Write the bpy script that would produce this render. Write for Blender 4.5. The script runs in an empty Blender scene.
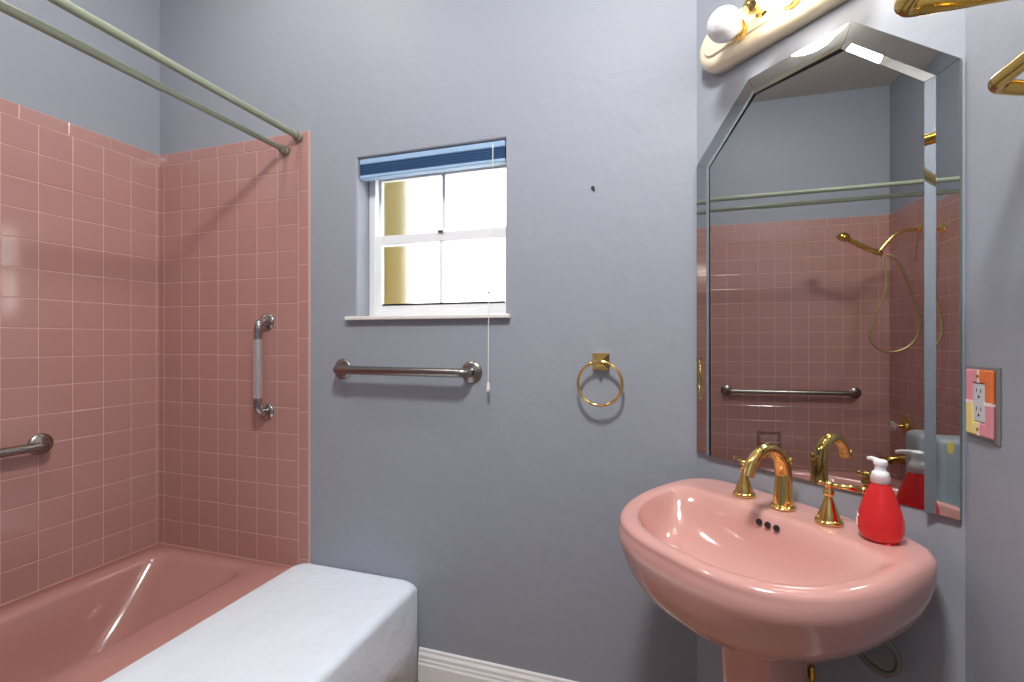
import bpy, bmesh, math, random
from mathutils import Vector, Matrix
random.seed(7)
PI = math.pi
S = bpy.context.scene
COL = S.collection
R2 = math.sqrt(.5)

# ------------------------------------------------------------------ materials
def mat(name, col, rough=.5, metal=0., spec=.5, coat=0., bump=0., bscale=8., bdetail=4., trans=0., ior=1.45,
        emit=None, estr=0., sss=0., var=0., vscale=6., grain=None, bdist=.01, coat_rough=.05):
    m = bpy.data.materials.new(name); m.use_nodes = True
    nt = m.node_tree; b = nt.nodes['Principled BSDF']
    b.inputs['Base Color'].default_value = (*col, 1)
    b.inputs['Roughness'].default_value = rough
    b.inputs['Metallic'].default_value = metal
    b.inputs['Specular IOR Level'].default_value = spec
    b.inputs['Coat Weight'].default_value = coat
    b.inputs['Coat Roughness'].default_value = coat_rough
    b.inputs['Transmission Weight'].default_value = trans
    b.inputs['IOR'].default_value = ior
    if sss:
        b.inputs['Subsurface Weight'].default_value = sss
        b.inputs['Subsurface Radius'].default_value = (.02, .008, .006)
    if emit:
        b.inputs['Emission Color'].default_value = (*emit, 1); b.inputs['Emission Strength'].default_value = estr
    tc = nt.nodes.new('ShaderNodeTexCoord')
    if bump:
        n = nt.nodes.new('ShaderNodeTexNoise'); n.inputs['Scale'].default_value = bscale
        n.inputs['Detail'].default_value = bdetail; n.inputs['Roughness'].default_value = .55
        bp = nt.nodes.new('ShaderNodeBump'); bp.inputs['Strength'].default_value = bump; bp.inputs['Distance'].default_value = bdist
        if grain:
            mp = nt.nodes.new('ShaderNodeMapping'); mp.inputs['Scale'].default_value = grain
            nt.links.new(tc.outputs['Object'], mp.inputs['Vector']); nt.links.new(mp.outputs['Vector'], n.inputs['Vector'])
        else:
            nt.links.new(tc.outputs['Object'], n.inputs['Vector'])
        nt.links.new(n.outputs['Fac'], bp.inputs['Height']); nt.links.new(bp.outputs['Normal'], b.inputs['Normal'])
    if var:
        n2 = nt.nodes.new('ShaderNodeTexNoise'); n2.inputs['Scale'].default_value = vscale; n2.inputs['Detail'].default_value = 3
        nt.links.new(tc.outputs['Object'], n2.inputs['Vector'])
        mx = nt.nodes.new('ShaderNodeMix'); mx.data_type = 'RGBA'
        mx.inputs[6].default_value = (*[c*(1-var) for c in col], 1); mx.inputs[7].default_value = (*[min(1, c*(1+var)) for c in col], 1)
        nt.links.new(n2.outputs['Fac'], mx.inputs[0]); nt.links.new(mx.outputs[2], b.inputs['Base Color'])
    return m

def lin(r, g, b):
    f = lambda c: (c/255/12.92) if c/255 <= .04045 else ((c/255+.055)/1.055)**2.4
    return (f(r), f(g), f(b))

M = {}
M['wall'] = mat('wall_paint', lin(151, 156, 166),   .5, bump=.58, bscale=9, bdetail=6, bdist=.006, spec=.35)
M['wallb'] = M['wall']
M['ceil'] = mat('ceiling_paint', lin(206, 200, 190), .8, bump=.3, bscale=30)
M['bench'] = mat('bench_paint', (.83, .90, .985), .22, bump=.55, bscale=7, bdetail=4, bdist=.02, spec=.5)
M['half'] = mat('half_wall_paint', lin(150, 157, 161), .3, bump=.5, bscale=7, bdist=.01)
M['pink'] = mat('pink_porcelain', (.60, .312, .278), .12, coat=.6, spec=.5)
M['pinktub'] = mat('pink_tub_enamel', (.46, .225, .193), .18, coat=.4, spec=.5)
M['soapdish'] = mat('pink_ceramic', (.34, .15, .125), .15, coat=.4)
M['grout'] = mat('grout', (.64, .41, .36), .8)
M['brass'] = mat('polished_brass', (.86, .60, .21), .07, 1.)
M['brassd'] = mat('aged_brass', (.66, .42, .10), .14, 1.)
M['brassdull'] = mat('dull_brass_hose', (.48, .36, .18), .35, .9)
M['steel'] = mat('brushed_nickel', (.31, .29, .265), .26, 1., bump=.05, bscale=60, grain=(1, 1, 8))
M['chrome'] = mat('bright_chrome', (.46, .44, .43), .14, 1.)
M['sleeve'] = mat('satin_sleeve', (.80, .79, .80), .25, .85)
M['rod'] = mat('sage_green_enamel', lin(146, 152, 132), .3, spec=.5)
M['rodend'] = mat('sage_end_cap', lin(134, 128, 108), .45)
M['mirror'] = mat('mirror_silver', (.55, .56, .555), .0, 1.)
M['mirrors'] = mat('bevelled_mirror_strip', (.60, .63, .635), .01, 1.)
M['mirroredge'] = mat('mirror_edge', (.02, .03, .03), .3)
M['mirrorside'] = mat('mirror_outer_edge', lin(150, 152, 146), .3)
M['cream'] = mat('cream_enamel', lin(240, 228, 200), .3, coat=.3)
M['white'] = mat('white_gloss_paint', lin(236, 236, 236), .35)
M['frame'] = mat('window_frame_white', lin(232, 234, 236), .4)
M['marble'] = mat('white_marble', lin(230, 226, 222), .25, var=.08, vscale=14)
M['bulb_off'] = mat('opal_bulb_glass', lin(240, 240, 242), .12, sss=.0, spec=.5)
M['bulb_on'] = mat('lit_bulb_glass', (1, .9, .75), .2, emit=(1, .93, .84), estr=13)
M['dome'] = mat('lit_dome_glass', (1, .97, .9), .3, emit=(1, .98, .94), estr=26)
M['dome_fill'] = mat('fill_dome_glass', (1, .98, .95), .3, emit=(1, .995, .985), estr=130)
M['blind_navy'] = mat('navy_blind_fabric', lin(44, 78, 118), .8)
M['blind_rail'] = mat('pale_blue_rail', lin(150, 180, 212), .5)
M['cord'] = mat('white_cord', lin(228, 228, 226), .6)
M['white_plastic'] = mat('white_plastic', lin(240, 238, 238), .3, sss=.0)
M['collar'] = mat('clear_collar', lin(236, 205, 205), .3, trans=.35)
M['receptacle'] = mat('grey_receptacle', lin(206, 206, 210), .4)
M['dark'] = mat('dark_hole', (.012, .01, .01), .7)
M['steelplate'] = mat('grey_backplate', lin(134, 134, 132), .5, .2)
M['p_pink'] = mat('plate_pink', lin(226, 150, 160), .2, coat=.4)
M['p_orange'] = mat('plate_orange', lin(232, 122, 58), .2, coat=.4)
M['p_yellow'] = mat('plate_yellow', lin(240, 220, 140), .2, coat=.4)
M['p_white'] = mat('plate_white', lin(246, 232, 224), .2, coat=.4)
M['hose'] = mat('grey_braided_hose', lin(128, 128, 120), .35, .5)
M['stucco'] = mat('yellow_stucco', lin(94, 82, 34), .9, bump=.4, bscale=30)
M['stain'] = mat('yellowed_patch', lin(214, 190, 92), .4)
M['floor'] = mat('floor', lin(170, 140, 112), .5)
M['crystal'] = mat('clear_knob', (.95, .95, .92), .05, trans=.85, ior=1.49)

def tile_mat():
    m = bpy.data.materials.new('pink_tile'); m.use_nodes = True
    nt = m.node_tree; b = nt.nodes['Principled BSDF']
    g = nt.nodes.new('ShaderNodeNewGeometry')
    r = nt.nodes.new('ShaderNodeValToRGB')
    a, c = (.44, .235, .207), (.46, .247, .218)
    r.color_ramp.elements[0].color = (*a, 1); r.color_ramp.elements[1].color = (*c, 1)
    nt.links.new(g.outputs['Random Per Island'], r.inputs['Fac']); nt.links.new(r.outputs['Color'], b.inputs['Base Color'])
    b.inputs['Roughness'].default_value = .1; b.inputs['Specular IOR Level'].default_value = .75
    tc = nt.nodes.new('ShaderNodeTexCoord'); n = nt.nodes.new('ShaderNodeTexNoise'); n.inputs['Scale'].default_value = 9
    bp = nt.nodes.new('ShaderNodeBump'); bp.inputs['Strength'].default_value = .06; bp.inputs['Distance'].default_value = .01
    nt.links.new(tc.outputs['Object'], n.inputs['Vector']); nt.links.new(n.outputs['Fac'], bp.inputs['Height'])
    nt.links.new(bp.outputs['Normal'], b.inputs['Normal'])
    return m
M['tile'] = tile_mat()

def floor_mat():
    m = M['floor']; nt = m.node_tree; b = nt.nodes['Principled BSDF']
    tc = nt.nodes.new('ShaderNodeTexCoord'); br = nt.nodes.new('ShaderNodeTexBrick')
    br.offset = 0; br.inputs['Scale'].default_value = 1; br.inputs['Brick Width'].default_value = .3; br.inputs['Row Height'].default_value = .3
    br.inputs['Mortar Size'].default_value = .004
    br.inputs['Color1'].default_value = (*lin(158, 122, 92), 1); br.inputs['Color2'].default_value = (*lin(148, 114, 86), 1)
    br.inputs['Mortar'].default_value = (*lin(92, 78, 66), 1)
    nt.links.new(tc.outputs['Object'], br.inputs['Vector']); nt.links.new(br.outputs['Color'], b.inputs['Base Color'])
floor_mat()

def glass_mat():
    m = bpy.data.materials.new('obscure_window_glass'); m.use_nodes = True
    nt = m.node_tree; nt.nodes.remove(nt.nodes['Principled BSDF']); out = nt.nodes['Material Output']
    rf = nt.nodes.new('ShaderNodeBsdfRefraction'); rf.inputs['Roughness'].default_value = .3; rf.inputs['IOR'].default_value = 1.3
    gl = nt.nodes.new('ShaderNodeBsdfGlossy'); gl.inputs['Roughness'].default_value = .05
    mx = nt.nodes.new('ShaderNodeMixShader'); mx.inputs[0].default_value = .06
    nt.links.new(rf.outputs[0], mx.inputs[1]); nt.links.new(gl.outputs[0], mx.inputs[2]); nt.links.new(mx.outputs[0], out.inputs['Surface'])
    return m
M['glass'] = glass_mat()

def soap_mat():
    m = mat('red_liquid_soap', (1., .045, .05), .06, coat=.3, trans=.5, ior=1.3, emit=None)
    return m
M['soap'] = soap_mat()

# ------------------------------------------------------------------ mesh helpers
def obj(name, bm, m, parent=None, smooth=False, angle=None):
    bmesh.ops.recalc_face_normals(bm, faces=bm.faces)
    me = bpy.data.meshes.new(name); bm.to_mesh(me); bm.free()
    ms = m if isinstance(m, (list, tuple)) else [m]
    for x in ms: me.materials.append(x)
    if smooth:
        for p in me.polygons: p.use_smooth = True
    o = bpy.data.objects.new(name, me); COL.objects.link(o)
    if parent is not None: o.parent = parent
    if angle:
        for e in me.edges: pass
        bm2 = bmesh.new(); bm2.from_mesh(me)
        for e in bm2.edges:
            if len(e.link_faces) == 2 and e.calc_face_angle() > angle: e.smooth = False
        bm2.to_mesh(me); bm2.free()
    return o

def thing(name, label, cat, loc=(0, 0, 0), rz=0., group=None):
    o = bpy.data.objects.new(name, None); COL.objects.link(o); o.empty_display_size = .05
    o.location = loc; o.rotation_euler = (0, 0, rz); o['label'] = label; o['category'] = cat
    if group: o['group'] = group
    return o

def tag(o, label, cat, group=None):
    o['label'] = label; o['category'] = cat
    if group: o['group'] = group
    return o

def struct(o, label=None):
    o['kind'] = 'structure'
    if label: o['label'] = label
    return o

def NB(): return bmesh.new()

def box(bm, a, b, bev=0., seg=2, mi=0):
    a = Vector(a); b = Vector(b)
    r = bmesh.ops.create_cube(bm, size=1, matrix=Matrix.Translation((a+b)/2) @ Matrix.Diagonal((*[abs(x) for x in (b-a)], 1)))
    vs = r['verts']; es = list({e for v in vs for e in v.link_edges})
    fs = list({f for v in vs for f in v.link_faces})
    for f in fs: f.material_index = mi
    if bev:
        rr = bmesh.ops.bevel(bm, geom=es, offset=bev, segments=seg, affect='EDGES', profile=.5)
        for f in rr['faces']: f.material_index = mi
    return bm

def prism(bm, pts, d0, d1, fn, mi=0):
    """polygon pts (u,v) extruded between depths, fn(u,v,d)->xyz"""
    A = [bm.verts.new(fn(u, v, d0)) for u, v in pts]; B = [bm.verts.new(fn(u, v, d1)) for u, v in pts]
    n = len(pts); F = [bm.faces.new(A), bm.faces.new(B)]
    for i in range(n): F.append(bm.faces.new((A[i], A[(i+1) % n], B[(i+1) % n], B[i])))
    for f in F: f.material_index = mi
    return bm

def rings(bm, rs, cap0=True, cap1=True, mi=0):
    V = [[bm.verts.new(p) for p in r] for r in rs]; n = len(V[0])
    for a, b in zip(V, V[1:]):
        for i in range(n):
            f = bm.faces.new((a[i], a[(i+1) % n], b[(i+1) % n], b[i])); f.material_index = mi
    if cap0: bm.faces.new(V[0]).material_index = mi
    if cap1: bm.faces.new(V[-1]).material_index = mi
    return V

def lathe(bm, prof, c=(0, 0, 0), axis=(0, 0, 1), n=32, mi=0, cap0=True, cap1=True):
    ax = Vector(axis).normalized(); q = ax.to_track_quat('Z', 'Y'); c = Vector(c)
    rs = []
    for r, z in prof:
        rs.append([c + q @ Vector((max(r, 1e-5)*math.cos(2*PI*i/n), max(r, 1e-5)*math.sin(2*PI*i/n), z)) for i in range(n)])
    return rings(bm, rs, cap0, cap1, mi)

def smoothpath(pts, k=8):
    P = [Vector(p) for p in pts]; P = [P[0]*2-P[1]] + P + [P[-1]*2-P[-2]]
    out = []
    for i in range(1, len(P)-2):
        p0, p1, p2, p3 = P[i-1], P[i], P[i+1], P[i+2]
        for j in range(k):
            t = j/k
            out.append(.5*((2*p1)+(-p0+p2)*t+(2*p0-5*p1+4*p2-p3)*t*t+(-p0+3*p1-3*p2+p3)*t**3))
    out.append(P[-2]); return out

def fillet(pts, r, k=8):
    P = [Vector(p) for p in pts]; out = [P[0]]
    for i in range(1, len(P)-1):
        a = (P[i-1]-P[i]).normalized(); b = (P[i+1]-P[i]).normalized()
        for j in range(k+1):
            t = j/k
            out.append((P[i]+a*r)*(1-t)**2 + P[i]*2*t*(1-t) + (P[i]+b*r)*t*t)
    out.append(P[-1]); return out

def tube(bm, pts, r, n=16, mi=0, squash=None):
    P = [Vector(p) for p in pts]; N = len(P)
    rad = r if callable(r) else (lambda t: r)
    tan = [((P[min(i+1, N-1)]-P[max(i-1, 0)]).normalized()) for i in range(N)]
    up = Vector((0, 0, 1)) if abs(tan[0].z) < .9 else Vector((1, 0, 0))
    rs = []
    nv = (up - tan[0]*up.dot(tan[0])).normalized()
    L = [0]
    for i in range(1, N): L.append(L[-1]+(P[i]-P[i-1]).length)
    for i in range(N):
        nv = (nv - tan[i]*nv.dot(tan[i])).normalized(); bv = tan[i].cross(nv); rr = rad(L[i]/max(L[-1], 1e-9))
        rs.append([P[i] + nv*rr*math.cos(2*PI*j/n) + bv*rr*math.sin(2*PI*j/n) for j in range(n)])
    return rings(bm, rs, True, True, mi)

def ball(bm, c, r, n=24, sc=(1, 1, 1), mi=0):
    rr = bmesh.ops.create_uvsphere(bm, u_segments=n, v_segments=n//2, radius=r, matrix=Matrix.Translation(c) @ Matrix.Diagonal((*sc, 1)))
    for f in {f for v in rr['verts'] for f in v.link_faces}: f.material_index = mi

def torus(bm, c, R, r, fn, n=48, m=12):
    rs = []
    for i in range(n):
        a = 2*PI*i/n
        rs.append([fn((R+r*math.cos(2*PI*j/m))*math.cos(a), (R+r*math.cos(2*PI*j/m))*math.sin(a), r*math.sin(2*PI*j/m)) for j in range(m)])
    V = [[bm.verts.new(Vector(c)+Vector(p)) for p in r_] for r_ in rs]
    for i in range(n):
        for j in range(m):
            bm.faces.new((V[i][j], V[(i+1) % n][j], V[(i+1) % n][(j+1) % m], V[i][(j+1) % m]))

# ------------------------------------------------------------------ layout numbers (metres)
XA, XR, DL = 2.3534, 2.818, .6577      # back/diagonal corner, right wall, diagonal length
ZC = 3.077                             # ceiling
YF, YB = -1.52, -2.6                   # tub end wall, front wall
T = .1095; ZR = .3634; ZT = ZR + 16.5*T
RZ = -PI/4
def D(s, o, z): return Vector((XA + s*R2 - o*R2, -s*R2 - o*R2, z))

# ------------------------------------------------------------------ room shell
TH = .14
wx0, wx1, wz0, wz1 = 1.087, 1.712, 1.400, 2.033
b = NB(); box(b, (-TH, YB-TH, -.1), (XR+TH, TH, 0)); struct(obj('floor', b, M['floor']))
b = NB(); box(b, (-TH, YB-TH, ZC), (XR+TH, TH, ZC+.1)); struct(obj('ceiling', b, M['ceil']))
b = NB(); box(b, (-TH, YB-TH, 0), (0, TH, ZC)); wl = struct(obj('wall_left', b, M['wall']))
# back wall around the window opening, one continuous piece
b = NB()
def backring(y):
    o = [b.verts.new(p) for p in ((0, y, 0), (XA+TH, y, 0), (XA+TH, y, ZC), (0, y, ZC))]
    i = [b.verts.new(p) for p in ((wx0, y, wz0), (wx1, y, wz0), (wx1, y, wz1), (wx0, y, wz1))]
    for k in range(4): b.faces.new((o[k], o[(k+1) % 4], i[(k+1) % 4], i[k]))
    return o, i
o0, i0 = backring(0); o1, i1 = backring(TH)
for k in range(4):
    b.faces.new((o0[k], o0[(k+1) % 4], o1[(k+1) % 4], o1[k])); b.faces.new((i0[k], i0[(k+1) % 4], i1[(k+1) % 4], i1[k]))
ed = [e for e in b.edges if (e.verts[0] in i0 and e.verts[1] in i0)]
bmesh.ops.bevel(b, geom=ed, offset=.008, segments=3, affect='EDGES', profile=.5)
wb = struct(obj('wall_back', b, M['wall']))
b = NB(); prism(b, [(-.0, 0), (DL, 0), (DL, ZC), (-.0, ZC)], 0, -.06, lambda u, v, d: D(u, d, v)); struct(obj('wall_diagonal', b, M['wall']))
b = NB(); box(b, (XR, YB-TH, 0), (XR+TH, -.465, ZC)); struct(obj('wall_right', b, M['wall']))
b = NB(); box(b, (0, YB-TH, 0), (XR, YB, ZC)); struct(obj('wall_front', b, M['wall']))
b = NB(); box(b, (0, YF-.12, 0), (.97, YF, ZC), .006); ws = struct(obj('wall_shower', b, M['wall']))

# ------------------------------------------------------------------ tile cladding (parts of their walls)
def tile_panel(name, parent, rects, fn, u0, u1, v0, v1, th=.009):
    b = NB()
    g = .0015
    prism(b, [(u0, v0), (u1, v0), (u1, v1), (u0, v1)], 0.0005, th-.0012, fn, 1)
    for (a0, c0, a1, c1) in rects:
        if a1-a0 < .006 or c1-c0 < .006: continue
        tl = [random.uniform(-.00025, .00025) for _ in range(4)]
        def ring(ins, d, k):
            P = [(a0+ins, c0+ins), (a1-ins, c0+ins), (a1-ins, c1-ins), (a0+ins, c1-ins)]
            return [b.verts.new(fn(u, v, d + k*tl[i])) for i, (u, v) in enumerate(P)]
        A = ring(g, th-.003, 0); B = ring(g, th-.0008, 1); C = ring(g+.0016, th, 1)
        for X, Y in ((A, B), (B, C)):
            for i in range(4): b.faces.new((X[i], X[(i+1) % 4], Y[(i+1) % 4], Y[i])).material_index = 0
        b.faces.new(C).material_index = 0
    return obj(name, b, [M['tile'], M['grout']], parent)

def wall_rects(off, length, trim_end):
    """field of 4.25in squares hung from the cap row; optional half width trim column at the end"""
    R = []
    ue = length - (.0508 if trim_end else 0)
    us = [0.]; u = off
    while u < ue - .004: us.append(u); u += T
    us.append(ue)
    vs = [ZR]; v = ZT - .46*T - 15*T
    while v < ZT - .46*T + .001: vs.append(v); v += T
    for a, c in zip(us, us[1:]):
        for p, q in zip(vs, vs[1:]): R.append((a, p, c, q))
    top = vs[-1]; u = .1
    cs = [0.] + [.06+.1525*i for i in range(20) if .06+.1525*i < ue-.02] + [ue]
    for a, c in zip(cs, cs[1:]): R.append((a, top, c, ZT))
    if trim_end:
        z = ZT; first = True
        while z > ZR + .004:
            z2 = max(ZR, z - (.0915 if first else .1525)); R.append((ue, z2, length, z)); z = z2; first = False
    return R
tile_panel('tile_cladding', wl, wall_rects(.022, -YF, False), lambda u, v, d: Vector((d, -u, v)), 0, -YF, ZR, ZT)
tile_panel('tile_cladding', wb, wall_rects(.041, .858, True), lambda u, v, d: Vector((u, -d, v)), 0, .858, ZR, ZT)
tile_panel('tile_cladding', ws, wall_rects(.03, .858, True), lambda u, v, d: Vector((u, YF+d, v)), 0, .858, ZR, ZT)
# highlight along the bullnose end, put in as a pale strip
b = NB(); box(b, (.858, -.0095, .30), (.8615, 0, ZT+.004)); obj('bullnose_highlight', b, M['grout'], wb)

# ------------------------------------------------------------------ baseboards
def baseboard(name, p0, p1, nrm):
    p0 = Vector(p0); p1 = Vector(p1); nrm = Vector(nrm)
    prof = [(0, 0), (.016, 0), (.016, .085), (.013, .092), (.013, .100), (.0105, .106), (.0105, .118), (.006, .128), (.006, .136), (.003, .141), (0, .141)]
    b = NB()
    rings(b, [[p + nrm*d + Vector((0, 0, z)) for d, z in prof] for p in (p0, p1)])
    return struct(obj(name, b, M['white']))
baseboard('baseboard_back', (1.368, -.0005, 0), (XA-.007, -.0005, 0), (0, -1, 0))
baseboard('baseboard_diagonal', D(.008, .0005, 0), D(DL-.008, .0005, 0), (-R2, -R2, 0))
baseboard('baseboard_right', (XR-.0005, -.472, 0), (XR-.0005, YB, 0), (-1, 0, 0))

# ------------------------------------------------------------------ window
win = bpy.data.objects.new('window_1', None); COL.objects.link(win); win.location = ((wx0+wx1)/2, .085, wz0); struct(win)
def W(x, y, z): return Vector((x-(wx0+wx1)/2, y-.085, z-wz0))
fy0, fy1 = .080, .138
b = NB()
gx0, gx1 = 1.142, wx1-.006
def bx(b, x0, x1, y0, y1, z0, z1, bev=.002): box(b, W(x0, y0, z0), W(x1, y1, z1), bev, 2)
bx(b, wx0+.001, 1.118, fy0, fy1, wz0+.002, wz1-.002); bx(b, wx1-.012, wx1-.001, fy0, fy1, wz0+.002, wz1-.002)
bx(b, 1.118, wx1-.012, fy0, fy1, wz0+.002, 1.432); bx(b, 1.118, wx1-.012, fy0, fy1, 2.0, wz1-.002)
obj('window_frame', b, M['frame'], win)
def sash(name, y0, y1, z0, z1, bot, top, gx0=gx0):
    b = NB()
    bx(b, 1.118, gx0, y0, y1, z0, z1); bx(b, wx1-.03, wx1-.012, y0, y1, z0, z1)
    bx(b, gx0, wx1-.03, y0, y1, z0, z0+bot); bx(b, gx0, wx1-.03, y0, y1, z1-top, z1)
    s = obj(name, b, M['frame'], win)
    b = NB(); bx(b, 1.404, 1.418, y0+.003, y1-.003, z0+bot, z1-top); obj('muntin', b, M['frame'], s)
    b = NB(); bx(b, gx0, wx1-.03, (y0+y1)/2-.0015, (y0+y1)/2+.0015, z0+bot, z1-top, 0); obj('pane', b, M['glass'], s)
    return s
sash('lower_sash', .088, .108, 1.432, 1.737, .022, .036)
sash('upper_sash', .111, .131, 1.700, 2.0, .03, .03, 1.127)
b = NB(); bx(b, 1.402, 1.425, .079, .088, 1.733, 1.743); obj('sash_latch', b, M['steel'], win)
b = NB(); bx(b, gx0+.004, wx1-.032, .0865, .0885, 1.449, 1.456, 0); obj('glazing_strip', b, M['dark'], win)
b = NB(); box(b, (1.043, -.022, 1.387), (1.733, 0, 1.4015), .003); box(b, (wx0+.002, -.001, 1.3985), (wx1-.002, .08, 1.4025), 0)
sl = obj('window_sill', b, M['marble'], win); sl.matrix_parent_inverse = Matrix.Translation(-Vector(win.location))

# blind
bl = thing('window_blind', 'raised navy blue blind with pale blue rails at the top of the window', 'blind', (1.398, .03, 2.029))
def Bb(b, x0, x1, y0, y1, z0, z1, bev=.002): box(b, (x0-1.398, y0-.03, z0-2.029), (x1-1.398, y1-.03, z1-2.029), bev)
b = NB(); Bb(b, 1.092, 1.708, .008, .046, 2.008, 2.031, .004); obj('head_rail', b, M['blind_rail'], bl)
b = NB()
npl = 9
for i in range(npl):
    z0 = 1.966 + i*(2.008-1.966)/npl; Bb(b, 1.094, 1.706, .010+.002*(i % 2), .044-.002*(i % 2), z0, z0+(2.008-1.966)/npl, .0015)
obj('pleated_fabric', b, M['blind_navy'], bl)
b = NB(); Bb(b, 1.092, 1.708, .009, .045, 1.953, 1.966, .003); obj('bottom_rail', b, M['blind_rail'], bl)
b = NB(); cx = 1.663
tube(b, [(cx-1.398, .004-.03, 2.02-2.029), (cx-.003-1.398, .002-.03, 1.75-2.029), (cx-.004-1.398, -.028-.03, 1.47-2.029), (cx-.006-1.398, -.029-.03, 1.16-2.029)], .0017, 8)
cd = obj('pull_cord', b, M['cord'], bl)
b = NB(); lathe(b, [(.0015, .012), (.004, .008), (.0065, -.018), (.006, -.022), (.002, -.024)], (cx-.006-1.398, -.059, 1.147-2.029), n=16); obj('tassel', b, M['cord'], cd, True)
b = NB(); lathe(b, [(.002, .006), (.004, .003), (.004, -.004), (.002, -.006)], (cx-.004-1.398, -.0565, 1.478-2.029), n=12); obj('cord_joiner', b, M['steelplate'], cd, True)

# neighbour's wall outside
b = NB(); box(b, (-1.2, .75, -.1), (.72, 1.1, 4.2), .02)
tag(obj('neighbouring_wall', b, M['stucco']), 'yellow stucco wall outside seen through the left panes of the window', 'wall')

# ------------------------------------------------------------------ tub
def rrect(x0, x1, y0, y1, r, z, n=8):
    P = []
    for cx_, cy_, a0 in ((x1-r, y1-r, 0), (x0+r, y1-r, PI/2), (x0+r, y0+r, PI), (x1-r, y0+r, 3*PI/2)):
        for i in range(n+1):
            a = a0 + i*PI/2/n; P.append(Vector((cx_+r*math.cos(a), cy_+r*math.sin(a), z)))
    return P
tb = thing('bathtub', 'built-in pink enamelled bathtub between the tiled walls', 'bathtub', (.40, -.76, 0))
def tl(P): return [p - Vector((.40, -.76, 0)) for p in P]
b = NB()
x0, x1, y0, y1 = .010, .797, YF+.011, -.011
ZM = ZR+.001
rs = [rrect(x0, x1, y0, y1, .012, 0), rrect(x0, x1, y0, y1, .012, ZM-.03), rrect(x0, x1, y0, y1, .014, ZM-.004), rrect(x0+.003, x1-.003, y0+.003, y1-.003, .014, ZM)]
ix0, ix1, iy0, iy1 = .105, .605, YF+.10, -.085
rs += [rrect(ix0-.03, ix1+.03, iy0-.03, iy1+.03, .10, ZM-.003), rrect(ix0-.010, ix1+.010, iy0-.010, iy1+.010, .085, ZM-.006),
       rrect(ix0, ix1, iy0, iy1, .08, ZM-.013), rrect(ix0+.008, ix1-.008, iy0+.008, iy1-.012, .08, ZM-.03),
       rrect(ix0+.03, ix1-.03, iy0+.03, iy1-.12, .085, ZM-.15), rrect(ix0+.05, ix1-.05, iy0+.05, iy1-.21, .09, ZM-.25),
       rrect(ix0+.075, ix1-.075, iy0+.075, iy1-.27, .09, ZM-.285), rrect(ix0+.12, ix1-.12, iy0+.13, iy1-.34, .08, ZM-.298)]
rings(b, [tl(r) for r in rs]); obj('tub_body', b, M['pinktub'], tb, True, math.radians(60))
b = NB(); lathe(b, [(.001, 0), (.024, 0), (.026, .002), (.02, .005), (.001, .005)], (.355-.40, YF+.36+.76, ZM-.2985), n=24); obj('drain', b, M['brass'], tb, True)

b = NB()
for P0, P1, n_ in (((.0115, YF+.012), (.0115, -.012), (1, 0)), ((.012, -.0115), (.796, -.0115), (0, -1)), ((.012, YF+.0115), (.796, YF+.0115), (0, 1))):
    rs = []
    for P in (P0, P1): rs.append([Vector((P[0]-.40+n_[0]*d, P[1]+.76+n_[1]*d, z)) for d, z in ((0, ZR-.004), (.006, ZR-.004), (.006, ZR+.0015), (.0015, ZR+.005), (0, ZR+.005))])
    rings(b, rs)
obj('caulk_bead', b, M['pinktub'], tb)

# ------------------------------------------------------------------ plaster bench + half wall
bn = NB()
rs = []
def bench(z, i, r): return rrect(.7985+i, 1.366-i+.0, YF+.001+i, -.001-i*0.3, max(r, .004), z, 6)
RR = .028; zt_ = .3895
rs = [bench(0, 0, .02), bench(.2, 0, .02), bench(zt_-RR, 0, .02)]
for k in range(1, 7):
    a = k*PI/12; rs.append(bench(zt_-RR+RR*math.sin(a), RR*(1-math.cos(a)), .02+.006*k))
rs.append(bench(zt_, RR+.05, .05))
rings(bn, rs)
tag(obj('plaster_bench', bn, M['bench'], None, True), 'low pale painted plaster bench beside the pink tub', 'bench')
hw = thing('half_wall', 'short painted half wall end standing on the bench by the tub taps, seen in mirror', 'wall', (.88, -1.40, zt_))
b = NB(); rs = []
def hwr(z, i): return [p-Vector((.88, -1.40, 0)) for p in rrect(.802+i, .965-i, YF+.002+i*.2, -1.245-i, .03, z, 6)]
rs = [hwr(0.0, 0), hwr(.385, 0)]
for k in range(1, 7):
    a = k*PI/12; rs.append(hwr(.385+.03*math.sin(a), .03*(1-math.cos(a))))
rs.append(hwr(.417, .05))
rings(b, rs); obj('wall_body', b, M['half'], hw, True)
b = NB(); ball(b, (.0845, .108, .372), .020, 16, (.08, .8, 1.7)); obj('yellowed_patch', b, M['stain'], hw, True)

# ------------------------------------------------------------------ curtain rods
def rod(x, z, label, slim):
    t = thing('shower_curtain_rod', label, 'curtain rod', (x, -.009, z), 0, 'shower curtain rods')
    L = -YF - .018
    b = NB()
    if slim:
        ym = -.527
        tube(b, [(0, -.006, 0), (0, ym, 0)], .0105); o = obj('rod', b, M['rod'], t, True, .6)
        b = NB(); tube(b, [(0, ym+.004, 0), (0, -L+.006, 0)], .0132); obj('outer_tube', b, M['rod'], t, True, .6)
    else:
        tube(b, [(0, -.006, 0), (0, -L+.006, 0)], .0132); obj('rod', b, M['rod'], t, True, .6)
    for yy, ax in ((0, -1), (-L, 1)):
        b = NB(); lathe(b, [(.019, .0), (.021, .002), (.021, .012), (.0165, .016), (.0165, .028), (.0135, .03)], (0, yy, 0), (0, ax, 0), 24)
        obj('end_cap', b, M['rodend'], t, True, .6)
    t.rotation_euler = (-.011, 0, 0)
    return t
rod(.812, 2.150, 'upper sage green curtain rod, the outer of the pair above the tub', False)
rod(.744, 2.101, 'lower sage green curtain rod with a step in it, the inner one over the tub', True)

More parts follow.
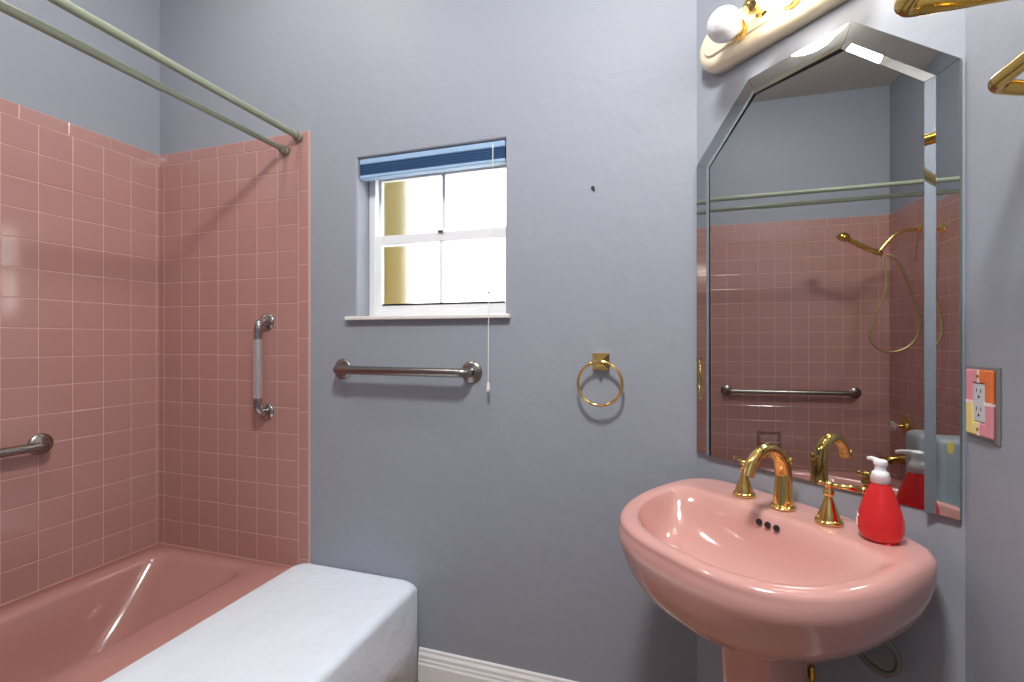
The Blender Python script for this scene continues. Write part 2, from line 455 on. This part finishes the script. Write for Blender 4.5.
# ------------------------------------------------------------------ grab bars
def grab(name, label, A, B, nrm, off, r, fl, m, mf, sleeve=None, group='grab bars'):
    A = Vector(A); B = Vector(B); nrm = Vector(nrm); base = (A+B)/2
    t = thing(name, label, 'grab bar', base, 0, group)
    a, c = A-base, B-base; u = (c-a).normalized()
    pts = fillet([a+nrm*.004, a+nrm*off, c+nrm*off, c+nrm*.004], .035, 10)
    b = NB(); tube(b, pts, r, 20); bar = obj('bar', b, m, t, True, .8)
    for P in (a, c):
        b = NB(); lathe(b, [(fl, 0.0), (fl, .003), (fl*.94, .006), (fl*.72, .010), (r*1.15, .013), (r, .014)], P, nrm, 32); obj('flange', b, mf, t, True, .7)
    if sleeve:
        b = NB(); q0 = a+nrm*off + u*sleeve[0]; q1 = a+nrm*off + u*sleeve[1]
        # ribbed grip
        n = 32; rs = []
        qq = u.to_track_quat('Z', 'Y')
        for P in (q0, q1):
            rs.append([P + qq @ Vector(((r+.0012+(.0006 if i % 2 else 0))*math.cos(2*PI*i/n), (r+.0012+(.0006 if i % 2 else 0))*math.sin(2*PI*i/n), 0)) for i in range(n)])
        rings(b, rs); obj('grip_sleeve', b, M['sleeve'], t)
    return t
grab('grab_bar', 'long brushed metal grab bar on the grey wall under the window', (1.022, 0, 1.192), (1.582, 0, 1.190), (0, -1, 0), .058, .0165, .041, M['steel'], M['steel'])
grab('grab_bar', 'upright metal grab bar with a pale ribbed grip on the pink tiles', (.644, -.009, 1.386), (.644, -.009, 1.004), (0, -1, 0), .050, .0165, .037, M['chrome'], M['chrome'], (.075, .32))
grab('grab_bar', 'horizontal grab bar on the left tiled wall beside the tub', (.009, -.455, .915), (.009, -1.30, .915), (1, 0, 0), .055, .0165, .040, M['steel'], M['steel'])

# ------------------------------------------------------------------ towel ring + wall plug
tr = thing('towel_ring', 'brass towel ring hanging from a square post on the grey wall', 'towel ring', (2.053, 0, 1.236))
b = NB()
h = .028
for (d0, s0), (d1, s1) in (((0.0005, .92), (.006, 1.)), ((.006, 1.), (.012, 1.)), ((.012, 1.), (.031, .30)), ((.031, .30), (.046, .22))):
    rings(b, [[Vector((x*h*s, -d, z*h*s)) for x, z in ((-1, -1), (1, -1), (1, 1), (-1, 1))] for d, s in ((d0, s0), (d1, s1))])
obj('post', b, M['brass'], tr)
b = NB(); rad = .0720
torus(b, (0, -.036, -rad+.001), rad, .0048, lambda x, y, z: (x, -z - .006*(1-(y/rad))*0.5, y)); obj('ring', b, M['brass'], tr, True)
pg = NB(); lathe(pg, [(.001, 0.0), (.006, .0), (.006, .003), (.004, .004), (.001, .004)], (2.025, -.0002, 1.823), (0, -1, 0), 16)
ball(pg, (2.028, -.003, 1.815), .004, 10)
tag(obj('wall_plug', pg, M['dark']), 'small dark wall plug left high on the bare grey wall above the towel ring', 'wall plug')

# ------------------------------------------------------------------ mirror (on the diagonal wall)
mr = thing('wall_mirror', 'tall mirror with sloping top corners hanging above the pink sink', 'mirror', D(.3375, 0, .956), RZ)
def ML(s, o, z): return Vector((s-.3375, -o, z-.956))
OUT = [(.009, .956), (.009, 1.855), (.191, 2.040), (.459, 2.045), (.653, 1.858), (.653, .956)]
def inset(P, d):
    n = len(P); R = []
    for i in range(n):
        if i == 0: R.append((P[0][0]+d, P[0][1])); continue
        if i == n-1: R.append((P[-1][0]-d, P[-1][1])); continue
        a = Vector(P[i])-Vector(P[i-1]); c = Vector(P[i+1])-Vector(P[i])
        a.normalize(); c.normalize()
        na = Vector((a.y, -a.x)); nc = Vector((c.y, -c.x))
        m_ = (na+nc).normalized(); R.append(tuple(Vector(P[i]) + m_*d/max(.1, m_.dot(na))))
    return R
E1, E2, E3 = inset(OUT, .0375), inset(OUT, .0535), None
FO = .0105
for i in range(5):
    b = NB()
    def gap(p, q, g=.0006):
        p = Vector(p); q = Vector(q); u = (q-p).normalized(); return p+u*g, q-u*g
    a0, a1 = gap(OUT[i], OUT[i+1]); b0, b1 = gap(E1[i], E1[i+1]); c0, c1 = gap(E2[i], E2[i+1])
    F = lambda p, o: b.verts.new(ML(p[0], o, p[1]))
    A0, A1 = F(a0, FO), F(a1, FO); B0, B1 = F(b0, FO), F(b1, FO); C0, C1 = F(c0, .0185), F(c1, .0185)
    Z0, Z1, Y0, Y1 = F(a0, .002), F(a1, .002), F(c0, .002), F(c1, .002)
    for q, mi in (((A0, A1, B1, B0), 0), ((B0, B1, C1, C0), 0), ((Z0, Z1, A1, A0), 2), ((C0, C1, Y1, Y0), 1), ((Y0, Y1, Z1, Z0), 1),
                  ((A0, B0, C0, Y0, Z0), 1), ((A1, B1, C1, Y1, Z1), 1)):
        b.faces.new(q).material_index = mi
    obj('bevelled_strip', b, [M['mirrors'], M['mirroredge'], M['mirrorside']], mr)
# main pane, a door leaf very slightly turned and tipped
b = NB()
IN = inset(OUT, .0540)
yw, tp = math.tan(math.radians(1.218)), math.tan(math.radians(.188))
def pane_off(s, z): return .009 - (s-.3375)*yw + (z-1.45)*tp
A = [b.verts.new(ML(s, pane_off(s, z)+.0, z)) for s, z in IN]; Bk = [b.verts.new(ML(s, pane_off(s, z)-.003, z)) for s, z in IN]
b.faces.new(A).material_index = 0; b.faces.new(Bk).material_index = 1
for i in range(6): b.faces.new((A[i], A[(i+1) % 6], Bk[(i+1) % 6], Bk[i])).material_index = 1
obj('glass_pane', b, [M['mirror'], M['mirroredge']], mr)

# ------------------------------------------------------------------ vanity light
vl = thing('vanity_light', 'cream bar light with round opal bulbs above the mirror', 'wall light', D(.3375, 0, 2.17), RZ)
def VL(s, o, z): return Vector((s-.3375, -o, z-2.17))
def stadium(s0, s1, hh, o, n=14):
    P = []
    for i in range(n+1): a = -PI/2 + PI*i/n; P.append(VL(s1-hh+hh*math.cos(a), o, 2.17+hh*math.sin(a)))
    for i in range(n+1): a = PI/2 + PI*i/n; P.append(VL(s0+hh+hh*math.cos(a), o, 2.17+hh*math.sin(a)))
    return P
b = NB(); rs = [stadium(.042, .650, .066, .001), stadium(.042, .650, .066, .026)]
for k in range(1, 7):
    a = k*PI/12; rs.append(stadium(.042+.026*(1-math.cos(a)), .650-.026*(1-math.cos(a)), .066-.026*(1-math.cos(a)), .026+.026*math.sin(a)))
rings(b, rs); hs = obj('housing', b, M['cream'], vl, True)
b = NB(); rings(b, [stadium(.076, .607, .032, .050), stadium(.076, .607, .032, .055), stadium(.079, .604, .029, .058)]); obj('face_plate', b, M['cream'], vl, True, .6)
for s, kind in ((.203, 'off'), (.349, 'on'), (.493, 'on')):
    b = NB(); lathe(b, [(.019, .0), (.024, .002), (.026, .018), (.024, .020), (.017, .020)], VL(s, .057, 2.153), (0, -1, 0), 28); sk = obj('socket', b, M['brass'], vl, True, .6)
    b = NB()
    R_ = .0435
    prof = [(.013, .012), (.016, .020)] + [(R_*math.sin(a), .026+R_*math.cos(math.asin(.36)) + R_*-math.cos(a)) for a in [(.37+ (PI-.37)*i/22) for i in range(23)]]
    lathe(b, prof, VL(s, .057, 2.153), (0, -1, 0), 32); obj('bulb', b, M['bulb_off'] if kind == 'off' else M['bulb_on'], vl, True)
for s in (.268, .417):
    b = NB(); lathe(b, [(.017, 0), (.020, .002), (.014, .006), (.014, .026), (.021, .032), (.022, .05), (.012, .056), (.001, .057)], VL(s, .057, 2.175), (0, -1, 0), 24); obj('brass_finial', b, M['brass'], vl, True, .7)

# ------------------------------------------------------------------ sink
SC = .342
SF = .342
sk = thing('pedestal_sink', 'pink pedestal sink standing against the diagonal wall under the mirror', 'sink', D(SC, .17, 0), RZ)
def SL(x, o, z): return Vector((x, -(o-.17), z))
NS = 96
def outline(hw, Dp, ob, o0=.17, nf=2.5, nb=4.5, z=0., tilt=True, oc=.22):
    P = []
    def f(x, o):
        if o >= o0: return abs(x/hw)**nf + abs((o-o0)/(Dp-o0))**nf
        return abs(x/hw)**nb + abs((o-o0)/(o0-ob))**nb
    for i in range(NS):
        a = 2*PI*i/NS; c, s = math.cos(a), math.sin(a); lo, hi = 0., .8
        for _ in range(40):
            m = (lo+hi)/2
            if f(c*m, oc+s*m) < 1: lo = m
            else: hi = m
        x, o = c*lo, oc+s*lo
        t = min(1, max(0, (o-.08)/.38)); zz = z - (.028*t*t*(3-2*t) if tilt else 0)
        P.append(SL(x, o, zz))
    return P
ZD = .896
rs = [outline(.070, .28, .09, z=.652, tilt=False, nb=2.5, oc=.2), outline(.125, .325, .06, z=.658, tilt=False, nb=2.4), outline(.185, .392, .04, z=.677, tilt=False, nb=2.4, nf=2.4), outline(.235, .440, .02, z=.709, tilt=False, nb=2.5, nf=2.4),
      outline(.275, .470, .008, z=.749, tilt=False, nb=2.8, nf=2.4), outline(.301, .4780, .003, z=.795, tilt=False, nb=3.4, nf=2.4), outline(.310, .4810, .002, z=ZD-.052, nb=3.8), outline(.311, .4785, .002, z=ZD-.032, nb=4),
      outline(.3085, .4740, .002, z=ZD-.020), outline(.305, .4745, .003, z=ZD-.011), outline(.2995, .4695, .004, z=ZD-.005), outline(.2925, .4625, .006, z=ZD-.0015), outline(.2855, .4545, .010, z=ZD)]
def bowl(hw, Dp, ob, z, nf=2.5, nb=2.8, o0=None, cx=.006, tilt=True, oc=None):
    if o0 is None: o0 = min(.28, max(.18, .18 + (ob-.144)*2.2))
    if oc is None: oc = min(.285, .22 + max(0, ob-.15)*1.2)
    return [p + Vector((cx, 0, 0)) for p in outline(hw, Dp, ob, o0=o0, nf=nf, nb=nb, z=z, tilt=tilt, oc=oc)]
rs += [bowl(.272, .447, .125, ZD-.0002, nb=3.2), bowl(.267, .442, .136, ZD-.0018, nb=3), bowl(.262, .4375, .144, ZD-.0045), bowl(.257, .433, .150, ZD-.010), bowl(.251, .427, .156, ZD-.019), bowl(.244, .417, .163, ZD-.032, nb=2.6),
      bowl(.228, .406, .174, ZD-.065, 2.2, 2.4), bowl(.195, .381, .195, ZD-.10, 2.1, 2.2), bowl(.145, .347, .225, ZD-.128, 2, 2, tilt=False, oc=.285), bowl(.08, .315, .255, ZD-.142, 2, 2, .285, .003, False, .285), bowl(.03, .30, .27, ZD-.147, 2, 2, .285, 0, False, .285)]
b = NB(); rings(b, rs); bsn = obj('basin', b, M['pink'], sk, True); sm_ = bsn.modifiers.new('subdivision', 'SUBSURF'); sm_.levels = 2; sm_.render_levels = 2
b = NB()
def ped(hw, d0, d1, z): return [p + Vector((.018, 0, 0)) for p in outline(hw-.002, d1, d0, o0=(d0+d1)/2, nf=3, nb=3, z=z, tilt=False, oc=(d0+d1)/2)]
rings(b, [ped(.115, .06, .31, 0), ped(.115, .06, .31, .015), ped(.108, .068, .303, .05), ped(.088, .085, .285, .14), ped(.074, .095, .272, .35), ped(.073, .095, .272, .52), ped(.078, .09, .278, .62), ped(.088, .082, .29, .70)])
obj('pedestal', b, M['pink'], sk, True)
for i in (-1, 0, 1):
    b = NB(); lathe(b, [(.0001, .0), (.0072, .0), (.0072, .0026), (.0001, .0026)], SL(i*.022+.014, .1625, ZD-.024), (0, -1, .45), 20); obj('overflow_hole', b, M['dark'], sk)
b = NB(); lathe(b, [(.001, 0), (.021, 0), (.023, .003), (.016, .006), (.001, .007)], SL(0, .285, ZD-.147), n=24); obj('drain', b, M['brass'], sk, True)

# ------------------------------------------------------------------ faucet
FO_ = .085; ZF = ZD+.0005
fc = thing('faucet', 'polished brass widespread faucet with arched spout and two bell shaped handles', 'faucet', D(SF, FO_, ZF), RZ)
b = NB()
lathe(b, [(.001, 0), (.028, 0), (.029, .003), (.026, .007), (.022, .009)], (0, 0, 0), n=32)
obj('spout_flange', b, M['brass'], fc, True, .7)
b = NB()
path = smoothpath([(0, 0, .006), (0, .002, .05), (0, .001, .09), (0, -.014, .126), (0, -.046, .149), (0, -.084, .146), (0, -.113, .126), (0, -.128, .100)], 8)
tube(b, path, lambda t: .0225-.0095*min(1, t*1.4), 24)
tube(b, [(0, -.125, .106), (0, -.130, .094)], .0145, 24)
sp = obj('spout', b, M['brass'], fc, True, .7)
b = NB(); tube(b, [(0, .03, .0), (0, .03, .105)], .0028, 10); lathe(b, [(.003, 0), (.006, .004), (.007, .010), (.004, .016), (.001, .017)], (0, .03, .103), n=16); obj('lift_rod', b, M['brass'], fc, True, .7)
def handle(x, side):
    b = NB()
    lathe(b, [(.001, 0), (.0275, 0), (.0285, .003), (.027, .007), (.023, .009), (.0222, .013), (.0205, .020), (.0165, .032), (.0115, .045), (.0085, .055), (.0078, .060), (.0108, .063), (.0115, .067), (.0108, .071), (.0085, .074), (.0085, .082), (.010, .085), (.010, .089), (.006, .093), (.001, .094)], (x, .0, 0), n=32)
    h_ = obj('handle', b, M['brass'], fc, True, .9)
    b = NB()
    tube(b, [(x, 0, .085), (x+side*.026, .018, .084), (x+side*.050, .034, .082)], lambda t: .0048+.0028*t*t, 14)
    ball(b, (x+side*.052, .0355, .082), .0082, 14, (1.2, 1, 1))
    tube(b, [(x, 0, .085), (x-side*.016, -.002, .086)], .0042, 12); ball(b, (x-side*.018, -.002, .086), .0052, 12)
    obj('lever', b, M['brass'], h_, True)
handle(-.1075, -1); handle(.108, 1)

# ------------------------------------------------------------------ soap bottle
so = thing('soap_bottle', 'red hand soap pump bottle on the right end of the sink deck', 'soap bottle', D(.551, .082, ZD+.001), RZ)
b = NB()
prof = [(.001, 0), (.027, 0), (.0335, .003), (.0375, .010), (.0400, .022), (.0402, .034), (.0385, .048), (.0345, .064), (.0295, .080), (.0240, .096), (.0190, .108), (.0160, .114), (.0155, .118), (.001, .118)]
V = lathe(b, prof, n=48)
bo = obj('bottle', b, M['soap'], so, True)
b = NB(); tube(b, [(.0, 0, .012), (0, 0, .117)], .0022, 10); obj('dip_tube', b, M['collar'], bo, True)
b = NB(); lathe(b, [(.001, .116), (.0165, .116), (.0172, .118), (.0172, .128), (.016, .130), (.001, .130)], n=32); obj('collar', b, M['collar'], so, True, .7)
b = NB(); lathe(b, [(.001, .129), (.0150, .129), (.0155, .131), (.0145, .137), (.0115, .1395), (.010, .142), (.010, .150), (.012, .153), (.0125, .156), (.012, .161), (.008, .1635), (.001, .164)], n=32)
dx, dy = -.85, .53
noz = [Vector((dx*t, dy*t, z)) for t, z in ((0, .1585), (.016, .1595), (.028, .1595), (.038, .157))]
tube(b, noz, lambda t: .0058-.0018*t, 14)
obj('pump', b, M['white_plastic'], so, True, .8)
# pale printed marks on the flank
b = NB()
def onb(ang, z, d=.0004):
    r = .04
    for (r0, z0), (r1, z1) in zip(prof, prof[1:]):
        if z0 <= z <= z1 and z1 > z0: r = r0+(r1-r0)*(z-z0)/(z1-z0)
    return Vector(((r+d)*math.cos(ang), (r+d)*math.sin(ang), z))
a0 = math.radians(222)
for (aa, zz, ln) in ((-.22, .048, .34), (-.16, .044, .22), (-.26, .036, .16), (-.05, .036, .12), (-.22, .032, .2), (-.18, .028, .26)):
    tube(b, [onb(a0+aa+ln*t/6, zz + .0015*math.sin(t*2.2) - .003*t/6) for t in range(7)], .0006, 6)
obj('printed_mark', b, M['white_plastic'], bo)

# ------------------------------------------------------------------ supply hose + stop valve under the sink
hp = [D(.425, .05, .655), D(.452, .035, .630), D(.478, .03, .607), D(.503, .03, .591), D(.530, .03, .587), D(.551, .03, .602), D(.558, .03, .626), D(.550, .03, .646), D(.528, .03, .665), D(.50, .03, .685)]
b = NB(); tube(b, smoothpath(hp, 10), .0052, 10)
hp2 = [p + Vector((-.001, -.012, .010)) for p in hp]
tube(b, smoothpath(hp2, 10), .0050, 10)
tag(obj('supply_hose', b, M['hose'], None, True), 'looped grey supply hose on the wall below the sink', 'hose')
sv = thing('stop_valve', 'brass stop valve beside the sink pedestal', 'valve', D(.398, 0, .42), RZ)
b = NB(); lathe(b, [(.022, .001), (.024, .003), (.012, .010), (.008, .012), (.008, .05), (.012, .052), (.012, .078), (.005, .082)], (0, 0, 0), (0, -1, 0), 24); tube(b, [(0, -.064, 0), (0, -.064, .088)], .0055, 14); obj('valve_body', b, M['brassd'], sv, True, .6)
b = NB(); lathe(b, [(.004, .078), (.008, .082), (.0105, .092), (.0105, .106), (.008, .114), (.003, .118), (.001, .1185)], (0, -.064, 0), n=20); obj('knob', b, M['brassd'], sv, True, .6)

# ------------------------------------------------------------------ outlet on the right wall
oy, oz = -.523, 1.1925
ou = thing('wall_outlet', 'outlet with a pink, orange and yellow glazed cover plate on right wall', 'outlet', (XR, oy, oz))
def OU(y, d, z): return Vector((-d, y-oy, z-oz))      # y world
def obox(b, ya, yb, d0, d1, za, zb, bev=0, mi=0): box(b, OU(ya, d0, za), OU(yb, d1, zb), bev, 2, mi)
b = NB(); obox(b, oy-.050, oy+.047, .0005, .003, oz-.069, oz+.067, .001); obj('backing_plate', b, M['steelplate'], ou)
b = NB()
hw_, hh_ = .0395, .061; iw, ih = .0175, .036
# far side (towards the corner) is the left half in view
for (ya, yb, za, zb, mi) in ((oy+.0012, oy+hw_, oz+.001, oz+hh_, 0), (oy-hw_, oy-.0012, oz+.001, oz+hh_, 1), (oy+.0012, oy+hw_, oz-hh_, oz-.001, 2), (oy-hw_, oy-.0012, oz-hh_, oz-.001, 3)):
    left = ya > oy; top = za > oz
    if left: obox(b, oy+iw, oy+hw_, .003, .0085, za, zb, .0028, mi)
    else: obox(b, oy-hw_, oy-iw, .003, .0085, za, zb, .0028, mi)
    z0_, z1_ = (oz+ih, zb) if top else (za, oz-ih)
    obox(b, ya if left else oy-iw-.004, (oy+iw+.004) if left else yb, .003, .0085, z0_, z1_, .0028, mi)
for ya, yb, za, zb in ((oy-hw_+.001, oy-iw, oz-.003, oz+.003), (oy+iw, oy+hw_-.001, oz-.003, oz+.003), (oy-.003, oy+.003, oz+ih+.001, oz+hh_-.001), (oy-.003, oy+.003, oz-hh_+.001, oz-ih-.001)):
    obox(b, ya, yb, .003, .0087, za, zb, 0, 4)
obj('cover_plate', b, [M['p_pink'], M['p_orange'], M['p_yellow'], M['p_pink'], M['p_white']], ou)
b = NB(); obox(b, oy-.0168, oy+.0168, .003, .0075, oz-.0345, oz+.0345, .001); rc = obj('receptacle', b, M['receptacle'], ou)
b = NB()
for zc_ in (oz+.017, oz-.017):
    for yy in (.0065, -.0065): obox(b, oy+yy-.0009, oy+yy+.0009, 0.0074, .0079, zc_+.002, zc_+.009)
    lathe(b, [(.0001, 0), (.0026, 0), (.0026, .0005), (.0001, .0005)], OU(oy, .0074, zc_-.006), (-1, 0, 0), 14)
obj('slot', b, M['dark'], rc)
for zz in (oz+.049, oz-.049):
    b = NB(); lathe(b, [(.0001, 0), (.0032, 0), (.0028, .0012), (.0001, .0016)], OU(oy, .0087, zz), (-1, 0, 0), 14); obj('screw', b, M['brassd'], ou, True)

# ------------------------------------------------------------------ brass towel rack on the right wall
rk = thing('towel_rack', 'brass two tier towel rack on right wall above the outlet', 'towel rack', (XR, -1.0, 1.70))
def RK(o, y, z): return Vector((-o, y+1.0, z-1.70))
ye, yn = -.745, -1.35
for o, z, r, nm, sl in ((.212, 1.816, .0145, 'upper_rail', 0), (.101, 1.679, .0108, 'lower_rail', .42)):
    b = NB()
    tube(b, fillet([RK(.004, ye+sl*o, z), RK(o, ye, z), RK(o, yn, z), RK(.004, yn, z)], .022, 8), r, 20)
    obj(nm, b, M['brassd'], rk, True, .9)
for y, dy in ((ye, .041), (yn, 0)):
    for z in (1.816, 1.692):
        b = NB(); lathe(b, [(.028, .0006), (.030, .003), (.024, .008), (.016, .011)], RK(0, y+(dy if z < 1.7 else 0), z), (-1, 0, 0), 28); obj('wall_flange', b, M['brassd'], rk, True, .7)
    b = NB(); box(b, RK(.0008, y-.013, 1.70), RK(.006, y+.013, 1.85), .002); obj('wall_strap', b, M['brassd'], rk)

# ------------------------------------------------------------------ shower fittings (seen in the mirror)
fy = YF+.009
sh = thing('hand_shower', 'brass hand shower on a bent arm with a looping hose, reflected in the mirror', 'shower', (.40, fy, 1.985))
def SH(x, y, z): return Vector((x-.40, y-fy, z-1.985))
b = NB(); lathe(b, [(.028, 0), (.03, .003), (.02, .010), (.011, .014)], (0, 0, 0), (0, 1, 0), 28); obj('wall_flange', b, M['brass'], sh, True, .7)
b = NB(); tube(b, fillet([SH(.40, fy, 1.985), SH(.404, -1.385, 1.972), SH(.41, -1.290, 1.850)], .045, 8), .0105, 16); obj('arm', b, M['brass'], sh, True, .9)
b = NB(); ball(b, SH(.41, -1.288, 1.848), .019, 18); tube(b, [SH(.41, -1.288, 1.848), SH(.41, -1.260, 1.858)], .017, 16); obj('holder', b, M['brassd'], sh, True, .9)
b = NB()
tube(b, smoothpath([SH(.41, -1.305, 1.834), SH(.41, -1.215, 1.880), SH(.41, -1.145, 1.922), SH(.41, -1.110, 1.946)], 6), lambda t: .013+.003*math.sin(t*PI), 16)
hd = Vector((0, .45, -.89)).normalized()
lathe(b, [(.012, -.034), (.024, -.028), (.036, -.014), (.041, 0), (.041, .008), (.036, .012), (.001, .013)], SH(.41, -1.094, 1.951), hd, 32)
obj('hand_piece', b, M['brassd'], sh, True, .9)
hz = [(-1.306, 1.825), (-1.318, 1.75), (-1.322, 1.671), (-1.316, 1.595), (-1.279, 1.483), (-1.237, 1.358), (-1.236, 1.294), (-1.279, 1.237), (-1.353, 1.218), (-1.438, 1.256), (-1.488, 1.342), (-1.480, 1.479), (-1.444, 1.616), (-1.386, 1.768), (-1.325, 1.828)]
b = NB(); tube(b, smoothpath([SH(.412 + .002*i, y, z) for i, (y, z) in enumerate(hz)], 8), .0068, 10); obj('hose', b, M['brassdull'], sh, True)

vk = thing('tub_valve', 'brass tub valve with a clear knob on the tiled end wall, reflected in mirror', 'valve', (.235, fy, .727))
b = NB(); prism(b, [(-.062, 0), (0, -.075), (.062, 0), (0, .075)], 0, .006, lambda u, v, d: Vector((u, d, v))); lathe(b, [(.04, .005), (.03, .018), (.016, .024), (.012, .05)], (0, 0, 0), (0, 1, 0), 28); obj('escutcheon', b, M['brassd'], vk, True, .5)
b = NB(); lathe(b, [(.012, .05), (.016, .058), (.028, .066), (.032, .078), (.028, .092), (.012, .098), (.001, .099)], (0, 0, 0), (0, 1, 0), 10); obj('knob', b, M['crystal'], vk)
ts = thing('tub_spout', 'dull brass tub spout on the tiled end wall above the tub rim', 'spout', (.27, fy, .515))
b = NB(); tube(b, smoothpath([(0, 0, 0), (0, .05, .002), (0, .10, -.004), (0, .125, -.022)], 6), lambda t: .030-.007*t, 20); obj('spout_body', b, M['brassd'], ts, True, .8)
b = NB(); lathe(b, [(.036, 0), (.037, .004), (.030, .008)], (0, 0, 0), (0, 1, 0), 24); obj('flange', b, M['brassd'], ts, True, .7)
# soap dish set into the left tiles
sd = thing('soap_dish', 'square pink ceramic soap dish with a rail on the left tiled wall, reflected in mirror', 'soap dish', (.009, -.748, .562))
b = NB()
for a, c in (((0, -.08, -.062), (.014, -.062, .062)), ((0, .062, -.062), (.014, .08, .062)), ((0, -.062, .045), (.014, .062, .062)), ((0, -.062, -.062), (.05, .062, -.046)), ((0, -.062, -.047), (.001, .062, -.046))): box(b, a, c, .003)
obj('dish', b, M['soapdish'], sd)
b = NB(); tube(b, [(.046, -.062, -.02), (.046, .062, -.02)], .006, 12)
for y in (-.06, .06): tube(b, [(.046, y, -.02), (.046, y, -.05)], .006, 12)
obj('rail', b, M['soapdish'], sd, True, .8)

# ------------------------------------------------------------------ ceiling lights
def clight(x, y, r, label, dm):
    t = thing('ceiling_light', label, 'ceiling light', (x, y, ZC), 0, 'flush ceiling lights')
    b = NB(); lathe(b, [(r*.9, -.0008), (r*1.04, -.003), (r*1.04, -.02), (r*.97, -.026), (.001, -.026)], n=40); obj('base', b, M['white'], t, True, .6)
    b = NB(); lathe(b, [(r, -.022)] + [(r*math.cos(a), -.022-.085*math.sin(a)) for a in [PI/2*i/10 for i in range(1, 11)]], n=40); obj('dome', b, dm, t, True, .9)
clight(.84, -.68, .15, 'lit cream dome light on the ceiling, reflected in the top edge of the mirror', M['dome'])
clight(2.12, -1.36, .17, 'added fill dome on the ceiling, out of view, standing in for bounced flash', M['dome_fill'])  # unseen lamp added in place of camera flash bounced off the ceiling

# ------------------------------------------------------------------ world, camera, view
w = bpy.data.worlds.new('daylight'); S.world = w; w.use_nodes = True
bg = w.node_tree.nodes['Background']; bg.inputs['Color'].default_value = (1, 1, .98, 1); bg.inputs['Strength'].default_value = 3.4
cam = bpy.data.cameras.new('camera'); co = bpy.data.objects.new('camera', cam); COL.objects.link(co)
cam.sensor_width = 36; cam.lens = 479.72/1024*36; cam.shift_y = -.83/1024; cam.clip_start = .02
co.location = (2.2665, -1.6287, 1.3077); co.rotation_euler = (PI/2, 0, .3144)
S.camera = co
vs = S.view_settings; vs.view_transform = 'Standard'; vs.look = 'None'; vs.exposure = .44; vs.gamma = 1; vs.use_curve_mapping = False
